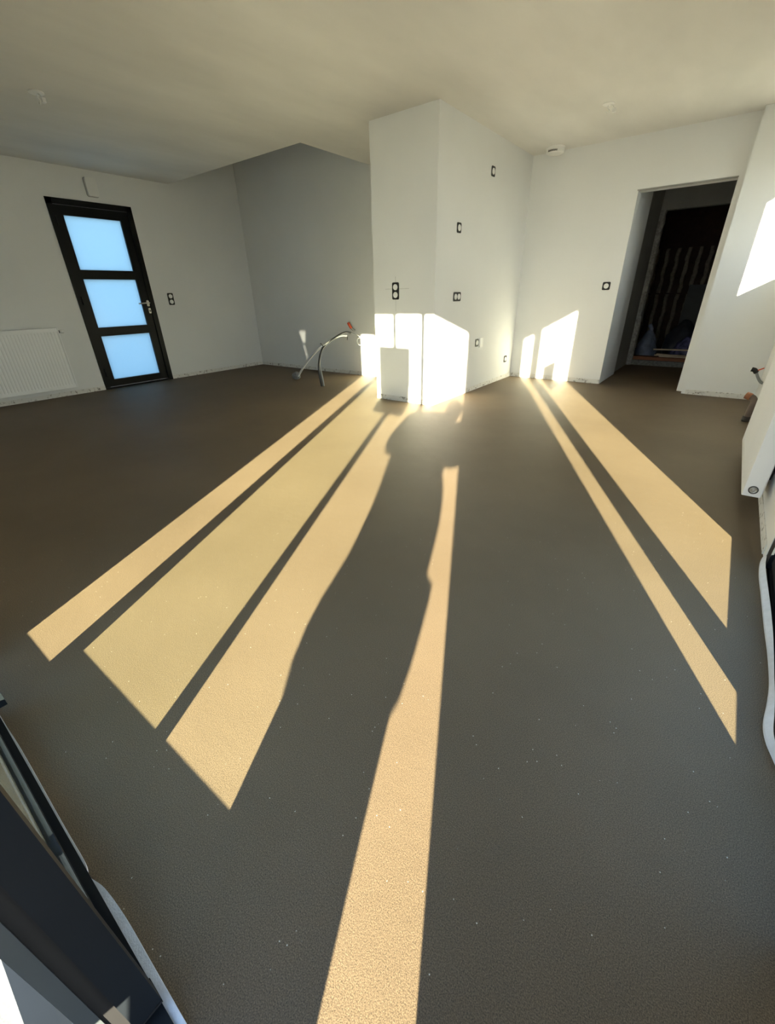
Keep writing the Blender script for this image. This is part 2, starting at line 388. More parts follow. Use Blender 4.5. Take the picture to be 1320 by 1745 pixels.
# ------------------------------------------------------------------ entrance door
d = thing('door_1', 'black framed entrance door with three frosted glass panes', 'door', (XL, (DY0+DY1)/2, 0), -PI/2, kind='structure')
# local: x runs towards -Y (world), y out of wall into the room
def dl(y): return (DY0+DY1)/2 - y                 # world y -> local x
W = (DY1-DY0)/2
bm = bmesh.new()
for s in (-1, 1): box(bm, s*W, s*(W-0.062), -0.10, 0.012, 0, DZ)
box(bm, -W, W, -0.10, 0.012, DZ-0.062, DZ)
obj('door_frame', bm, M_DOOR, d)
obj('threshold', B(-W, W, -0.10, 0.018, 0.0, 0.022, bev=0.003), M_DOOR, d)
pane_y0, pane_y1 = dl(3.192), dl(2.528)            # local x range of panes
zs = [(0.110, 0.676), (0.772, 1.348), (1.440, 2.018)]
bm = bmesh.new(); lw = W-0.064
box(bm, -lw, pane_y0, -0.075, -0.008, 0.026, DZ-0.064); box(bm, pane_y1, lw, -0.075, -0.008, 0.026, DZ-0.064)
edges = [0.026] + [v for z in zs for v in z] + [DZ-0.064]
for k in range(0, len(edges), 2): box(bm, pane_y0, pane_y1, -0.075, -0.008, edges[k], edges[k+1])
leaf = obj('door_leaf', bm, M_DOOR, d)
for z0, z1 in zs:
    obj('frosted_pane', B(pane_y0, pane_y1, -0.048, -0.030, z0, z1), M_FROST, leaf)
    bm = bmesh.new()
    box(bm, pane_y0, pane_y0+0.010, -0.030, -0.004, z0, z1); box(bm, pane_y1-0.006, pane_y1, -0.030, -0.012, z0, z1)
    box(bm, pane_y0, pane_y1, -0.030, -0.012, z0, z0+0.006); box(bm, pane_y0, pane_y1, -0.030, -0.012, z1-0.006, z1)
    obj('glazing_bead', bm, M_DOOR, leaf)
hx = dl(3.262)
h = obj('door_handle', prism(rrect(0.034, 0.075, 0.012, hx, 1.050), -0.008, 0.002), M_STEEL, d)
obj('lever', T([(hx, 0.0, 1.055), (hx, 0.045, 1.055), (hx+0.02, 0.055, 1.055), (hx+0.075, 0.056, 1.053), (hx+0.150, 0.050, 1.050)], 0.0095, 10), M_STEEL, h, True)
obj('lock_plate', prism(rrect(0.032, 0.066, 0.010, hx-0.002, 0.955), -0.008, 0.003), M_STEEL, d)
obj('key_cylinder', prism(rrect(0.012, 0.030, 0.005, hx-0.002, 0.955), 0.003, 0.010), M_DOOR, d)
for z in (0.22, 1.1, 1.95):
    obj('hinge', T([(dl(DY0)-0.052, 0.010, z-0.05), (dl(DY0)-0.052, 0.010, z+0.05)], 0.009, 10, smooth=False), M_DOOR, d, True)

# ------------------------------------------------------------------ front sliding door (window_1)
w = thing('window_1', 'anthracite sliding glass door beside the camera with overlapping leaves', 'sliding door', (-0.845, -0.1, 0), kind='structure')
def P1(name, bm, m, parent=None):
    o = obj(name, bm, m, parent or w)
    if not parent: o.location = (0.845, 0.1, 0)
    return o
bm = bmesh.new(); box(bm, W1[0], -1.720, -0.198, -0.034, 0.0, W1[3]); box(bm, -1.720, 0.085, -0.198, -0.034, 2.085, W1[3])
box(bm, 0.082, W1[1], -0.198, -0.034, 0.0, W1[3])
P1('frame', bm, M_BLACK)
bm = bmesh.new(); box(bm, W1[0], W1[1], -0.20, -0.048, -0.03, 0.012); box(bm, W1[0], -0.47, -0.105, -0.085, 0.012, 0.045); box(bm, W1[0], W1[1], -0.160, -0.145, 0.012, 0.030)
P1('track', bm, M_BLACK)
def leaf_x(x0, x1, ya, yb, sl_, sr_, z0, zr, zt, deep=None):
    bm = bmesh.new()
    box(bm, x0, x0+sl_, ya, yb, z0, 2.10); box(bm, x1-sr_, x1, deep if deep else ya, yb, z0, 2.10)
    box(bm, x0+sl_, x1-sr_, ya, yb, z0, zr); box(bm, x0+sl_, x1-sr_, ya, yb, zt, 2.10)
    return bm
la = P1('sliding_leaf', leaf_x(-1.760, -0.787, -0.175, -0.130, 0.043, 0.036, 0.03, 0.072, 2.075), M_BLACK)
P1('glass_pane', B(-1.717, -0.823, -0.158, -0.150, 0.072, 2.075), M_GLASS, la)
bm = bmesh.new()
box(bm, -1.444, -1.410, -0.120, -0.020, 0.045, 2.10); box(bm, -0.503, -0.470, -0.086, -0.045, 0.045, 2.10)
box(bm, -1.410, -0.503, -0.120, -0.062, 0.045, 0.078); box(bm, -1.410, -0.503, -0.120, -0.062, 2.075, 2.10)
lb = P1('sliding_leaf', bm, M_BLACK)
P1('sunlit_ledge', B(-1.410, -0.503, -0.119, -0.0765, 0.078, 0.081), mat('sunlit look ledge', (0.115, 0.115, 0.11), 0.9, var=0.2, scale=40), lb)  # lighter strip on the rail, sunlit look put into its colour
P1('glass_pane', B(-1.410, -0.503, -0.076, -0.066, 0.078, 2.075), M_GLASS, lb)
P1('brush_seal', B(-0.492, -0.474, -0.104, -0.086, 0.045, 2.10), M_SEAL, lb)
P1('interlock_fin', B(-0.492, -0.472, -0.122, -0.104, 0.045, 2.10), mat('worn grey aluminium', (0.06, 0.07, 0.075), 0.45, var=0.1, scale=6), lb)
P1('bottom_cap', B(-0.512, -0.468, -0.087, -0.0445, 0.040, 0.045), M_SEAL, lb)
P1('pull_handle', B(-0.5005, -0.4745, -0.045, -0.036, 0.98, 1.18, bev=0.003), M_BLACK, lb)

# notice sheet taped to the inner pane (casts the rectangular shadow on the wall block)
n = obj('paper_sheet', prism([(-1.075, 1.03), (-1.045, 1.03), (-1.075, 1.115), (-1.075, 1.74), (-0.645, 1.74), (-0.642, 1.36), (-0.655, 1.30), (-0.66, 1.0), (-1.01, 1.0)], -0.0655, -0.0645), M_PAPER)
tag(n, 'large paper sheet taped to the front sliding glass, out of view', 'paper')

# ------------------------------------------------------------------ right sliding door (window_2)
w = thing('window_2', 'anthracite sliding glass door in the right wall', 'sliding door', (0.45, 1.435, 0), kind='structure')
def P2(name, bm, m, parent=None):
    o = obj(name, bm, m, parent or w)
    if not parent: o.location = (-0.45, -1.435, 0)
    return o
bm = bmesh.new(); box(bm, 0.392, 0.515, W2[0], 0.69, 0.0, W2[3]); box(bm, 0.388, 0.515, 2.167, W2[1], 0.0, W2[3]); box(bm, 0.392, 0.515, 0.69, 2.167, 2.05, W2[3])
P2('frame', bm, M_BLACK)
bm = bmesh.new(); box(bm, 0.398, 0.52, W2[0], W2[1], -0.03, 0.010)
for x in (0.408, 0.428, 0.472): box(bm, x, x+0.008, W2[0], W2[1], 0.010, 0.030)
P2('track', bm, M_BLACK)
def leaf_y(y0, y1, xa, xb, z0, zr, zt):
    bm = bmesh.new(); s = 0.045
    box(bm, xa, xb, y0, y0+s, z0, 2.07); box(bm, xa, xb, y1-s, y1, z0, 2.07)
    box(bm, xa, xb, y0+s, y1-s, z0, zr); box(bm, xa, xb, y0+s, y1-s, zt, 2.07)
    return bm
l1 = P2('sliding_leaf', leaf_y(1.117, 2.20, 0.402, 0.442, 0.03, 0.076, 2.05), M_BLACK)
P2('glass_pane', B(0.418, 0.426, 1.162, 2.155, 0.076, 2.05), M_GLASS, l1)
l2 = P2('sliding_leaf', leaf_y(0.66, 1.174, 0.455, 0.500, 0.03, 0.088, 2.05), M_BLACK)
P2('glass_pane', B(0.474, 0.482, 0.705, 1.129, 0.088, 2.05), M_GLASS, l2)
n = obj('paper_sheet', B(0.4165, 0.4175, 1.46, 1.79, 1.14, 1.50), M_PAPER)
tag(n, 'small paper sheet taped to the right sliding glass, out of view', 'paper')

# ------------------------------------------------------------------ small window above the waste pipe (window_3)
w = thing('window_3', 'small anthracite framed window high in the right wall', 'window', (0.50, 5.245, 1.235), kind='structure')
def P3(name, bm, m, parent=None):
    o = obj(name, bm, m, parent or w)
    if not parent: o.location = (-0.50, -5.245, -1.235)
    return o
bm = bmesh.new()
box(bm, 0.46, 0.515, W3[0], 4.875, W3[2], W3[3]); box(bm, 0.46, 0.515, 5.635, W3[1], W3[2], W3[3])
box(bm, 0.46, 0.515, 4.875, 5.635, W3[2], 1.285); box(bm, 0.46, 0.515, 4.875, 5.635, 2.086, W3[3])
f = P3('frame', bm, M_BLACK); P3('glass_pane', B(0.484, 0.492, 4.875, 5.635, 1.285, 2.086), M_GLASS, f)
P3('window_handle', T([(0.455, 4.86, 1.62), (0.425, 4.86, 1.62), (0.420, 4.86, 1.60), (0.420, 4.86, 1.50)], 0.009, 8), M_STEEL, f)

# ------------------------------------------------------------------ unseen window added to throw a wedge of light (added_window)
w = thing('added_window', 'added unseen front wall window, masked to let in a wedge of light', 'window', (-2.95, -0.12, 1.48), kind='structure')
def P4(name, bm, m, parent=None):
    o = obj(name, bm, m, parent or w)
    if not parent: o.location = (2.95, 0.12, -1.48)
    return o
bm = bmesh.new(); box(bm, W4[0], W4[0]+0.05, -0.15, -0.09, W4[2], W4[3]); box(bm, W4[1]-0.05, W4[1], -0.15, -0.09, W4[2], W4[3])
box(bm, W4[0]+0.05, W4[1]-0.05, -0.15, -0.09, W4[2], W4[2]+0.05); box(bm, W4[0]+0.05, W4[1]-0.05, -0.15, -0.09, W4[3]-0.045, W4[3])
f = P4('frame', bm, M_BLACK); P4('glass_pane', B(W4[0]+0.05, W4[1]-0.05, -0.124, -0.116, W4[2]+0.05, W4[3]-0.045), M_TINT, f)
s = thing('light_mask', 'added unseen grey sheets cut to shape a wedge of light', 'sheet', (-2.95, -0.09, 1.48))
def P5(name, bm, m):
    o = obj(name, bm, m, s); o.location = (2.95, 0.09, -1.48); return o
P5('sheet', prism([(-3.30, 1.48), (-2.897, 1.48), (-2.905, 1.69), (-2.955, 1.86), (-2.962, 1.90), (-3.045, 2.14), (-3.30, 2.14)], -0.088, -0.086), M_SHEET)  # added mask, its slanted edge outlines the wedge of light
P5('sheet', prism([(-2.897, 1.48), (-2.60, 1.48), (-2.60, 2.14), (-2.870, 2.14), (-2.900, 1.90), (-2.925, 1.86), (-2.886, 1.69)], -0.085, -0.083), M_SHEET)
P5('tape', B(-3.02, -2.86, -0.0825, -0.0815, 1.858, 1.905), M_SHEET)  # added strap, splits the wedge of light in two

# ------------------------------------------------------------------ radiators
def put(name, bm, m, parent, smooth, sx, sy):
    for v in bm.verts: v.co.x *= sx; v.co.y *= sy
    if sx*sy < 0: bmesh.ops.reverse_faces(bm, faces=bm.faces)
    return obj(name, bm, m, parent, smooth)
def radiator(name, label, loc, rotz, L, Hh, D, z0, sx=1, sy=1):
    """local x along wall, y out of wall; x=0 is the end seen in the photo, the body runs towards -x"""
    t = thing(name, label, 'radiator', loc, rotz, 'panel radiators')
    def obj(name, bm, m, parent, smooth=False):
        return put(name, bm, m, parent, smooth, sx, sy)
    yb, yf = 0.028, 0.028 + D
    obj('back_panel', B(-L+0.01, -0.01, yb, yb+0.014, z0+0.01, z0+Hh-0.012, bev=0.004), M_ENAMEL, t)
    # fluted front panel
    bm = bmesh.new(); pitch = 0.0333; prof = (0, 0, -0.0045, -0.0045); n = int((L-0.03)/pitch)
    xs = []
    for i in range(n):
        for k, dv in enumerate((0.0, 0.5, 0.62, 0.88)): xs.append((-L+0.015 + (i+dv)*pitch, 0 if k < 2 else -0.0045))
    xs.append((-0.015, 0)); zl = [z0, z0+0.028, z0+0.045, z0+Hh-0.055, z0+Hh-0.038, z0+Hh-0.006]; amp = [0, 0, 1, 1, 0, 0]
    G = [[bm.verts.new((x, yf + dy*a, z)) for (x, dy) in xs] for z, a in zip(zl, amp)]
    for a, b in zip(G, G[1:]):
        for k in range(len(xs)-1): bm.faces.new((a[k], b[k], b[k+1], a[k+1]))
    box(bm, -L+0.012, -0.012, yf-0.016, yf-0.0055, z0, z0+Hh-0.006)
    bmesh.ops.recalc_face_normals(bm, faces=bm.faces)
    obj('front_panel', bm, M_ENAMEL, t)
    obj('bottom_seam', B(-L+0.012, -0.012, yf-0.010, yf+0.0015, z0-0.006, z0+0.004, bev=0.001), M_ENAMEL, t)
    for xa, xb in ((-0.012, 0.0), (-L, -L+0.012)):
        obj('side_cover', B(xa, xb, yb+0.004, yf+0.0015, z0-0.004, z0+Hh, bev=0.0025), M_ENAMEL, t)
    bm = bmesh.new()
    box(bm, -L+0.012, -0.012, yf-0.007, yf+0.0015, z0+Hh-0.006, z0+Hh); box(bm, -L+0.012, -0.012, yb+0.004, yb+0.011, z0+Hh-0.006, z0+Hh)
    nsl = int((L-0.03)/0.02)
    for i in range(nsl):
        x = -L+0.02 + i*(L-0.04)/nsl; box(bm, x, x+0.009, yb+0.011, yf-0.007, z0+Hh-0.004, z0+Hh-0.001)
    obj('top_grille', bm, M_ENAMEL, t)
    for x in (-0.18, -L+0.18): obj('wall_bracket', B(x-0.02, x+0.02, 0.002, yb+0.002, z0+0.05, z0+Hh-0.06, bev=0.002), mat('grey bracket steel', (0.10, 0.10, 0.105), 0.5, 0.6, var=0.1), t)
    return t, yb, yf
t, yb, yf = radiator('radiator', 'white panel radiator on the wall left of the black entrance door', (XL, 2.036, 0), PI/2, 1.2, 0.70, 0.08, 0.112, 1, -1)
z = 0.112 + 0.70
v = obj('thermostatic_valve', T([(-0.010, -0.065, z-0.045), (0.025, -0.065, z-0.045), (0.033, -0.065, z-0.045), (0.060, -0.065, z-0.045), (0.066, -0.065, z-0.045)], [0.011, 0.011, 0.019, 0.019, 0.012], 12, smooth=False), M_PLASTIC, t, True)
obj('valve_collar', T([(0.000, -0.065, z-0.045), (0.018, -0.065, z-0.045)], 0.0165, 12, smooth=False), M_BOX, t, True)

# right radiator: near end at y=2.74, runs away from the camera; outward is -X
t, yb, yf = radiator('radiator', 'white panel radiator at the right edge with a round plug on its end', (XR, 2.735, 0), PI/2, 1.14, 0.70, 0.082, 0.106, -1, 1)
pl = lathe([(0.0165, 0.0), (0.0165, 0.004), (0.0150, 0.006), (0.0125, 0.006), (0.0120, 0.003), (0.0075, 0.003), (0.0070, 0.008), (0.004, 0.010)], 24)
bmesh.ops.rotate(pl, verts=pl.verts, cent=(0, 0, 0), matrix=Matrix.Rotation(-PI/2, 3, 'Y'))
bmesh.ops.translate(pl, verts=pl.verts, vec=(0.0, 0.072, 0.106+0.034))
obj('end_plug', pl, M_STEEL, t, True)
rg = lathe([(0.0215, 0.0), (0.0215, 0.003), (0.0172, 0.003), (0.0172, 0.0)], 24)
bmesh.ops.rotate(rg, verts=rg.verts, cent=(0, 0, 0), matrix=Matrix.Rotation(-PI/2, 3, 'Y')); bmesh.ops.translate(rg, verts=rg.verts, vec=(0.0, 0.072, 0.106+0.034))
obj('plug_seal', rg, mat('dark grey seal', (0.06, 0.06, 0.06), 0.6), t)

# ------------------------------------------------------------------ sockets and boxes
def socket(label, loc, rotz, n=1, vertical=True, plate=M_BOX, size=0.086, pitch=0.071, disc=0.0275, lift=0.008):
    t = thing('electrical_box', label, 'electrical box', loc, rotz, 'flush electrical boxes')
    w_, h_ = (size, size+pitch*(n-1)) if vertical else (size+pitch*(n-1), size)
    obj('mounting_plate', prism(rrect(w_, h_, 0.014), 0.0, 0.004), plate, t)
    for k in range(n):
        o = (k-(n-1)/2)*pitch; cx, cz = (0, o) if vertical else (o, 0)
        c = obj('round_cover', prism(circ(disc, 28, cx, cz), 0.003, lift), M_PLASTIC, t)
        obj('pull_tab', B(cx-0.006, cx+0.006, lift, lift+0.004, cz+disc*0.45, cz+disc*0.62), M_PLASTIC, c)
    return t
R_L, R_F, R_S = -PI/2, PI, -PI/2
socket('double black box beside the handle of the entrance door', (XL, 3.612, 1.097), R_L, 2)
socket('double black box under a pencil cross on the front of the wall block', (-2.866, Y2, 1.118), R_F, 2)
socket('topmost box near the ceiling on the side of the wall block', (XC1, 5.044, 2.196), R_S, 1)
socket('single box at head height on the side of the wall block', (XC1, 4.372, 1.655), R_S, 1)
socket('sideways double box at switch height on the side of the wall block', (XC1, 4.398, 1.052), R_S, 2, vertical=False)
socket('low round box beside a white square plate on the wall block side', (XC1, 4.945, 0.552), R_S, 1)
socket('lowest small box near the back corner of the wall block side', (XC1, 5.862, 0.262), R_S, 1)
socket('single box on the back wall just left of the dark opening', (-1.325, Y3, 1.122), R_F, 1)
o = obj('junction_plate', prism(rrect(0.085, 0.105, 0.006), 0.0, 0.016), M_PLASTIC); o.location = (XC1, 5.048, 0.546); o.rotation_euler = (0, 0, R_S)
tag(o, 'white square junction plate beside the low round box on the wall block', 'plate')

# alarm box above the entrance door
t = thing('wall_alarm_box', 'small white rounded box mounted above the entrance door', 'alarm box', (XL, 2.925, 2.325), R_L)
obj('housing', prism(rrect(0.125, 0.185, 0.02), 0.004, 0.045), M_PLASTIC, t)
obj('back_plate', prism(rrect(0.135, 0.195, 0.022), 0.0, 0.005), mat('mid grey plastic', (0.25, 0.25, 0.24), 0.6, var=0.05), t)  # grey plate slightly larger than the housing

# ------------------------------------------------------------------ ceiling items
t = thing('smoke_detector', 'round white ceiling vent with a dark slot near the back wall', 'vent', (-2.085, 5.93, H))
obj('body', lathe([(0.100, 0.0), (0.102, -0.012), (0.094, -0.016), (0.094, -0.024), (0.099, -0.027), (0.094, -0.052), (0.078, -0.062), (0.03, -0.064)], 32), M_PLASTIC, t, False)
bm = bmesh.new()
for k in range(9):
    a = math.radians(-118 + k*7); box(bm, -0.004+0.0935*math.cos(a), 0.004+0.0935*math.cos(a), 0.0935*math.sin(a)-0.004, 0.0935*math.sin(a)+0.004, -0.050, -0.032)
obj('slot', bm, M_BOX, t)
def ceiling_rose(label, loc, s, bright):
    t = thing('ceiling_connector', label, 'ceiling connector', loc, 0, 'ceiling light connectors')
    obj('cover', lathe([(0.045*s, 0.0), (0.045*s, -0.006), (0.030*s, -0.012), (0.012*s, -0.014)], 24), M_PLASTIC, t)
    obj('hook', T([(0, 0, -0.010), (0.0, 0.002, -0.03*s), (0.015*s, 0.003, -0.045*s), (0.004, 0.004, -0.06*s), (-0.012*s, 0.003, -0.048*s)], 0.0032*s, 8), M_PLASTIC, t, True)
    c = obj('cable', T([(0.012*s, 0.0, -0.010), (0.035*s, 0.006, -0.022*s), (0.046*s, 0.01, -0.04*s)], 0.004*s, 8), M_PLASTIC, t, True)
    obj('terminal', B(0.035*s, 0.062*s, 0.000, 0.022*s, -0.062*s, -0.036*s, bev=0.002), M_PLASTIC, c)
    return t
ceiling_rose('white light connector hanging from the ceiling above the entrance door side', (-4.655, 1.830, H), 1.15, True)
ceiling_rose('pale light connector hanging from the ceiling before the dark opening', (-1.345, 4.99, H), 1.05, False)

# ------------------------------------------------------------------ conduits in the alcove
cy = 4.12
t = thing('conduit_bundle', 'grey corrugated conduits rising from the floor and arching in the alcove', 'conduit', (-4.245, cy, 0))
def L(p): return (p[0]+4.245, p[1]-cy, p[2])
S = 0.007
def lean(p):
    k = 1.0 + 0.20*max(0.0, min(1.0, (p[0]+4.20)/0.55))      # seen from the doorway the arch leans back to the alcove wall
    return (p[0]*k, p[1]*k, CAM_H + (p[2]-CAM_H)*k)
L0 = L
def L(p): return L0(lean(p))
obj('standing_conduit', T([L(p) for p in ((-4.245, 4.12, -0.02), (-4.262, 4.12, 0.08), (-4.275, 4.12, 0.20), (-4.262, 4.12, 0.30), (-4.215, 4.12, 0.42), (-4.15, 4.12, 0.50), (-4.03, 4.11, 0.570), (-3.86, 4.10, 0.650), (-3.72, 4.09, 0.693), (-3.62, 4.08, 0.688))], 0.0125, 10, 0.10, step=S, n=16), M_CONDUIT2, t, True)
obj('standing_conduit', T([L(p) for p in ((-4.225, 4.14, -0.02), (-4.243, 4.145, 0.07), (-4.268, 4.15, 0.18), (-4.285, 4.15, 0.29), (-4.27, 4.15, 0.37))], 0.0115, 10, 0.10, step=S, n=16), M_CONDUIT, t, True)
a = obj('arching_conduit', T([L(p) for p in ((-4.905, 4.30, 0.05), (-4.72, 4.26, 0.20), (-4.55, 4.22, 0.318), (-4.30, 4.15, 0.455), (-4.12, 4.10, 0.530), (-3.96, 4.07, 0.600), (-3.78, 4.05, 0.654), (-3.655, 4.03, 0.662))], 0.0135, 10, 0.10, step=S, n=16), M_CONDUITW, t, True)
obj('cable_end', T([L(p) for p in ((-3.655, 4.03, 0.662), (-3.645, 4.03, 0.645), (-3.650, 4.03, 0.615))], 0.005, 8), M_CONDUIT2, a, True)
obj('tie', T([L(p) for p in ((-4.155, 4.095, 0.497), (-4.140, 4.10, 0.507), (-4.165, 4.12, 0.530), (-4.180, 4.10, 0.545))], 0.007, 8), M_CONDUIT2, a, True)
wp = [(-3.62, 4.08, 0.688), (-3.56, 4.08, 0.680), (-3.50, 4.08, 0.655), (-3.45, 4.08, 0.620)]
for k in range(13):
    an = math.radians(40 - k*32); wp.append((-3.492 + 0.046*math.cos(an), 4.08, 0.598 + 0.040*math.sin(an)))
obj('loose_wire', T([L(p) for p in wp], 0.0028, 6), M_CONDUIT, a, True)
# tape wrapped end
bm = bmesh.new(); bmesh.ops.create_icosphere(bm, subdivisions=3, radius=0.062)
rnd = random.Random(5)
for v in bm.verts: v.co *= 1 + 0.16*(rnd.random()-0.5); v.co.z *= 0.92
bmesh.ops.translate(bm, verts=bm.verts, vec=L0((-4.955, 4.31, 0.052)))
obj('taped_end', bm, M_FOAMCLAY, a)
# orange capped stub on the alcove wall
t = thing('capped_conduit_stub', 'orange capped conduit stub poking from the alcove wall', 'conduit', (-4.455, Y1, 0.66))
obj('stub', T([(0.02, 0.0, -0.03), (0.015, -0.03, -0.02), (0.0, -0.05, 0.005)], 0.016, 12), M_CONDUIT, t, True)
obj('cap', T([(0.003, -0.048, 0.0), (-0.012, -0.060, 0.030), (-0.034, -0.068, 0.068), (-0.040, -0.070, 0.078)], [0.020]*20+[0.020]*10+[0.014], 12) if False else T([(0.003, -0.048, 0.0), (-0.012, -0.060, 0.030), (-0.038, -0.068, 0.075)], 0.0195, 12), M_RED, t, True)

# ------------------------------------------------------------------ right corner pipe and conduit
t = thing('waste_pipe', 'brown grey waste pipe elbow rising from the floor in the right corner', 'pipe', (0.322, 4.93, 0))
obj('riser', T([(0.0, 0, -0.02), (0.0, 0, 0.05), (0.004, 0, 0.12), (0.010, 0.005, 0.165), (-0.004, 0.02, 0.200), (-0.040, 0.035, 0.214)], 0.026, 16), M_PVC, t, True)
obj('socket_collar', T([(-0.002, 0.0, -0.01), (-0.002, 0, 0.045)], 0.032, 16, smooth=False), mat('dark pipe collar', (0.03, 0.024, 0.02), 0.6, var=0.1), t, True)
obj('rim', T([(-0.022, 0.028, 0.208), (-0.060, 0.042, 0.219)], 0.031, 16, smooth=False), M_TERRA, t, True)
t = thing('conduit_stub', 'grey conduit stub with black clamp and red tip in the right corner', 'conduit', (XR, 5.55, 0.24))
obj('conduit', T([(0.01, 0.0, 0.0), (-0.02, 0.0, 0.01), (-0.055, -0.02, 0.055), (-0.085, -0.03, 0.110)], 0.0125, 10, 0.08, step=0.006, n=14), M_CONDUIT, t, True)
obj('clamp', T([(-0.080, -0.03, 0.100), (-0.100, -0.035, 0.122), (-0.125, -0.035, 0.128)], 0.021, 10), M_BOX, t, True)
obj('red_wire', T([(-0.090, -0.03, 0.115), (-0.070, -0.04, 0.125), (-0.035, -0.05, 0.147)], 0.0055, 8), M_RED, t, True)

# ------------------------------------------------------------------ edge foam along the thresholds
def unproj(px, py, z):
    dd = fw + (px-660)/F_PX*rr - (py-872.5)/F_PX*uu
    t_ = (z-CAM_H)/dd.z; return Vector((dd.x*t_, dd.y*t_, z))
def ribbon(outer, inner, zo, zi, n=6):
    bm = bmesh.new()
    A = catmull([unproj(x, y, zo) for x, y in outer], n); Bq = catmull([unproj(x, y, zi) for x, y in inner], n)
    a = [bm.verts.new(p) for p in A]; b = [bm.verts.new(p) for p in Bq]
    a2 = [bm.verts.new(p-Vector((0, 0, 0.02))) for p in A]; b2 = [bm.verts.new(p-Vector((0, 0, 0.02))) for p in Bq]
    for i in range(len(a)-1):
        for q in ((a[i], b[i], b[i+1], a[i+1]), (a2[i], a2[i+1], b2[i+1], b2[i]), (a[i], a[i+1], a2[i+1], a2[i]), (b[i], b2[i], b2[i+1], b[i+1])): bm.faces.new(q)
    bm.faces.new((a[0], a2[0], b2[0], b[0])); bm.faces.new((a[-1], b[-1], b2[-1], a2[-1]))
    bmesh.ops.recalc_face_normals(bm, faces=bm.faces); return bm
o1 = [(-60, 1115), (0, 1219), (35, 1275), (105, 1400), (143, 1466), (151, 1492), (178, 1513), (212, 1560), (258, 1640), (318, 1745), (350, 1800)]
i1 = [(-66, 1120), (-5, 1226), (30, 1284), (99, 1412), (137, 1474), (146, 1500), (164, 1524), (190, 1580), (226, 1660), (283, 1745), (318, 1800)]
tag(obj('edge_foam', ribbon(o1, i1, 0.010, 0.006), M_FOAM), 'wavy grey white foam strip along the front sliding door threshold', 'foam strip', 'screed edge foam strips')
o2 = [(1303, 945), (1296, 955), (1294, 978), (1298, 1015), (1303, 1065), (1309, 1110), (1312, 1158), (1309, 1190), (1302, 1228), (1306, 1258), (1320, 1292), (1345, 1350)]
i2 = [(1306, 948), (1304, 962), (1306, 986), (1311, 1022), (1316, 1068), (1318, 1110), (1319, 1158), (1320, 1185), (1319, 1215), (1318, 1252), (1331, 1292), (1360, 1350)]
tag(obj('edge_foam', ribbon(o2, i2, 0.012, 0.030), M_FOAM), 'bright white foam strip along the right sliding door threshold', 'foam strip', 'screed edge foam strips')
# crumbled gap between screed and front frame
rnd = random.Random(11); bm = bmesh.new()
for k in range(70):
    x = -1.7 + 1.3*rnd.random(); s_ = 0.003+0.006*rnd.random(); y = -0.052 + 0.012*rnd.random()
    box(bm, x, x+s_*1.6, y, y+s_, -0.03, -0.022+s_)
tag(obj('rubble', bm, M_CONCRETE), 'dark cement crumbs in the gap beside the front threshold', 'rubble', kind='stuff')

# ------------------------------------------------------------------ things in the dark store doorway
struct('trim_3', B(-1.19, -0.06, 8.03, 8.14, 0.0, 0.075, bev=0.004), M_CONCRETE, 'grey concrete step at the foot of the store doorway', 'step')
o = obj('timber_plank', B(-1.17, -0.10, 8.06, 8.22, 0.075, 0.125, bev=0.004), M_WOOD)
tag(o, 'orange brown timber plank lying on the store doorway step', 'plank')
def sack(name, label, loc, sx, sy, sz, m, seed, knot=False):
    rnd = random.Random(seed); bm = bmesh.new(); bmesh.ops.create_icosphere(bm, subdivisions=4, radius=1.0)
    from mathutils import noise
    for v in bm.verts:
        c = v.co.copy(); k = 1 + 0.22*noise.noise(c*2.2+Vector((seed, 0, 0))) + 0.09*noise.noise(c*6+Vector((0, seed, 0)))
        tp = 1.0 - 0.45*max(0, c.z)
        v.co = Vector((c.x*sx*k*tp, c.y*sy*k*tp, (max(c.z, -0.75)+0.75)/1.75*sz*(0.9+0.1*k)))
    o = obj(name, bm, m, None, True, loc); return tag(o, label, 'sack' if 'sack' in name else 'film bundle')
b_ = sack('sack', 'grey blue builders sack in the dark store left of the timber laths', (-1.04, 8.45, 0.0), 0.15, 0.15, 0.50, M_BAG, 2)
tag(obj('neck', T([(0.0, 0, 0.44), (0.01, 0, 0.50), (-0.03, 0.0, 0.57)], 0.03, 10), M_BAG, b_, True), 'tied neck', 'x'); del bpy.data.objects[b_.children[0].name]['category']
sack('plastic_film_bundle', 'crumpled dark blue plastic film bundle at the right of the store doorway', (-0.50, 8.50, 0.0), 0.20, 0.18, 0.40, M_FILM, 9)
sack('dark_sack', 'dark sack piled behind the blue plastic film bundle', (-0.62, 9.02, 0.0), 0.26, 0.20, 0.62, mat('black sack', (0.02, 0.022, 0.035), 0.5, var=0.3), 4)
for i, (x0, x1, y, z, r) in enumerate(((-0.90, -0.30, 8.16, 0.225, -0.03), (-0.84, -0.45, 8.14, 0.17, 0.05), (-0.86, -0.52, 8.085, 0.17, -0.05))):
    o = obj('timber_lath', B(-(x1-x0)/2, (x1-x0)/2, -0.02, 0.02, 0.0, 0.018, bev=0.002), M_PALEWOOD); o.location = ((x0+x1)/2, y, z - (0.02 if i else 0.0)); o.rotation_euler = (0, r*0.6, r)
    tag(o, ('pale timber lath lying uppermost in the store doorway', 'pale timber lath in the middle of the store doorway pile', 'short pale timber lath lowest in the store doorway pile')[i], 'lath', 'timber laths')
o = obj('timber_block', B(-0.80, -0.35, 8.12, 8.20, 0.125, 0.143, bev=0.002), M_PALEWOOD); tag(o, 'flat timber offcut under the pale laths in the store doorway', 'offcut')
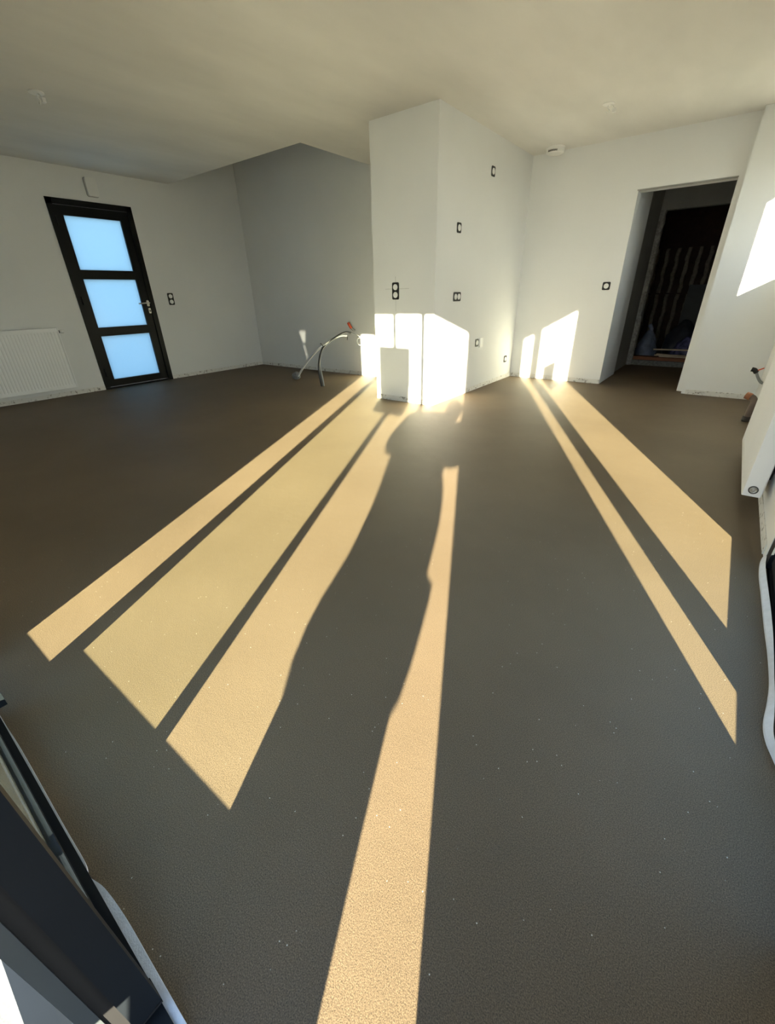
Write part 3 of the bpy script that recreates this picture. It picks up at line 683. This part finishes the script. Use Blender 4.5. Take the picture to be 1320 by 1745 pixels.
o = obj('leaning_board', B(-0.36, 0.36, -0.012, 0.012, 0, 1.15, bev=0.002), mat('grey board', (0.10, 0.10, 0.10), 0.8, var=0.1)); o.location = (-0.45, 9.95, 0.0); o.rotation_euler = (math.radians(-12), 0, 0)
tag(o, 'dark grey board leaning on the back wall of the store', 'board')

# ------------------------------------------------------------------ the photographer, crouching outside the open door
def skin_figure(name, V, E, R, m, root=0, levels=2):
    me = bpy.data.meshes.new(name); me.from_pydata(V, E, []); o = bpy.data.objects.new(name, me); C.objects.link(o)
    md = o.modifiers.new('skin', 'SKIN'); md.use_smooth_shade = True
    for i, r in enumerate(R):
        sv = me.skin_vertices[0].data[i]; sv.radius = (r, r); sv.use_root = (i == root); 
    s_ = o.modifiers.new('sub', 'SUBSURF'); s_.levels = levels; s_.render_levels = levels
    me.materials.append(m); return o
V = [(-0.07, -0.66, 0.38), (-0.06, -0.62, 0.55), (-0.08, -0.56, 0.78), (-0.07, -0.50, 1.05), (0.05, -0.45, 1.17),      # pelvis..neck
     (-0.155, -0.60, 0.38), (-0.19, -0.36, 0.58), (-0.18, -0.42, 0.30), (-0.235, -0.44, 0.02), (-0.25, -0.32, -0.02),       # left leg
     (0.00, -0.60, 0.38), (-0.02, -0.38, 0.67), (-0.07, -0.42, 0.30), (-0.08, -0.44, 0.00), (-0.08, -0.32, -0.02),        # right leg
     (-0.30, -0.50, 1.11), (-0.44, -0.40, 0.86), (-0.26, -0.26, 0.90), (-0.10, -0.16, 0.97),                               # left arm
     (0.12, -0.50, 1.07), (0.14, -0.40, 0.87), (0.06, -0.31, 1.00), (0.04, -0.15, 1.03),                                   # right arm
     (0.00, -0.40, 0.82)]                                                                                                  # added stub on the knee, fills a gap in the cast shadow
E = [(0,1),(1,2),(2,3),(3,4),(0,5),(5,6),(6,7),(7,8),(8,9),(0,10),(10,11),(11,12),(12,13),(13,14),(3,15),(15,16),(16,17),(17,18),(3,19),(19,20),(20,21),(21,22),(11,23)]
R = [0.15, 0.17, 0.19, 0.17, 0.07, 0.12, 0.105, 0.10, 0.08, 0.045, 0.12, 0.115, 0.10, 0.08, 0.045, 0.095, 0.080, 0.060, 0.032, 0.10, 0.115, 0.095, 0.036, 0.11]
p = skin_figure('person', V, E, R, M_JACKET)
tag(p, 'person in dark clothes crouching outside the open sliding door, seen only by shadow', 'person')
bm = bmesh.new(); bmesh.ops.create_uvsphere(bm, u_segments=24, v_segments=18, radius=1.0)
for v in bm.verts:
    c = v.co; k = 1.0 - 0.25*max(0, -c.z)
    v.co = Vector((c.x*0.076*k, c.y*0.092*k + (0.014 if c.y > 0.9 and abs(c.z) < 0.3 else 0), c.z*0.112))
bmesh.ops.translate(bm, verts=bm.verts, vec=(0.095, -0.40, 1.245))
obj('head', bm, M_SKIN, p, True)
bm = bmesh.new(); bmesh.ops.create_uvsphere(bm, u_segments=24, v_segments=18, radius=1.0)
for v in bm.verts:
    c = v.co; v.co = Vector((c.x*0.084, c.y*0.098 - 0.016, max(c.z, -0.35 if c.y < 0.2 else 0.25)*0.118 + 0.008))
bmesh.ops.translate(bm, verts=bm.verts, vec=(0.095, -0.40, 1.245))
obj('hair', bm, M_HAIR, p, True)
for side, w0 in ((-1, Vector((-0.10, -0.16, 0.97))), (1, Vector((0.04, -0.15, 1.03)))):
    tgt = Vector((0.045*side - 0.005, -0.085, 1.045)); dv = (tgt-w0)
    HV = [tuple(w0), tuple(w0+dv*0.4), tuple(w0+dv*0.75)]; HE = [(0, 1), (1, 2)]; HR = [0.026, 0.032, 0.030]
    for k in range(5):
        b0 = w0+dv*(0.35 if k == 0 else 0.75) + Vector((0.012*side if k == 0 else 0, 0, -0.022+0.014*k))
        t0 = b0 + Vector((-0.012*side, 0.022, 0.012)); t1 = t0 + Vector((-0.020*side, 0.012, 0.006*(k-2)))
        i0 = len(HV); HV += [tuple(b0), tuple(t0), tuple(t1)]; HE += [(1 if k == 0 else 2, i0), (i0, i0+1), (i0+1, i0+2)]; HR += [0.0095, 0.0085, 0.0075]
    ho = skin_figure('hand', HV, HE, HR, M_SKIN, levels=1); ho.parent = p
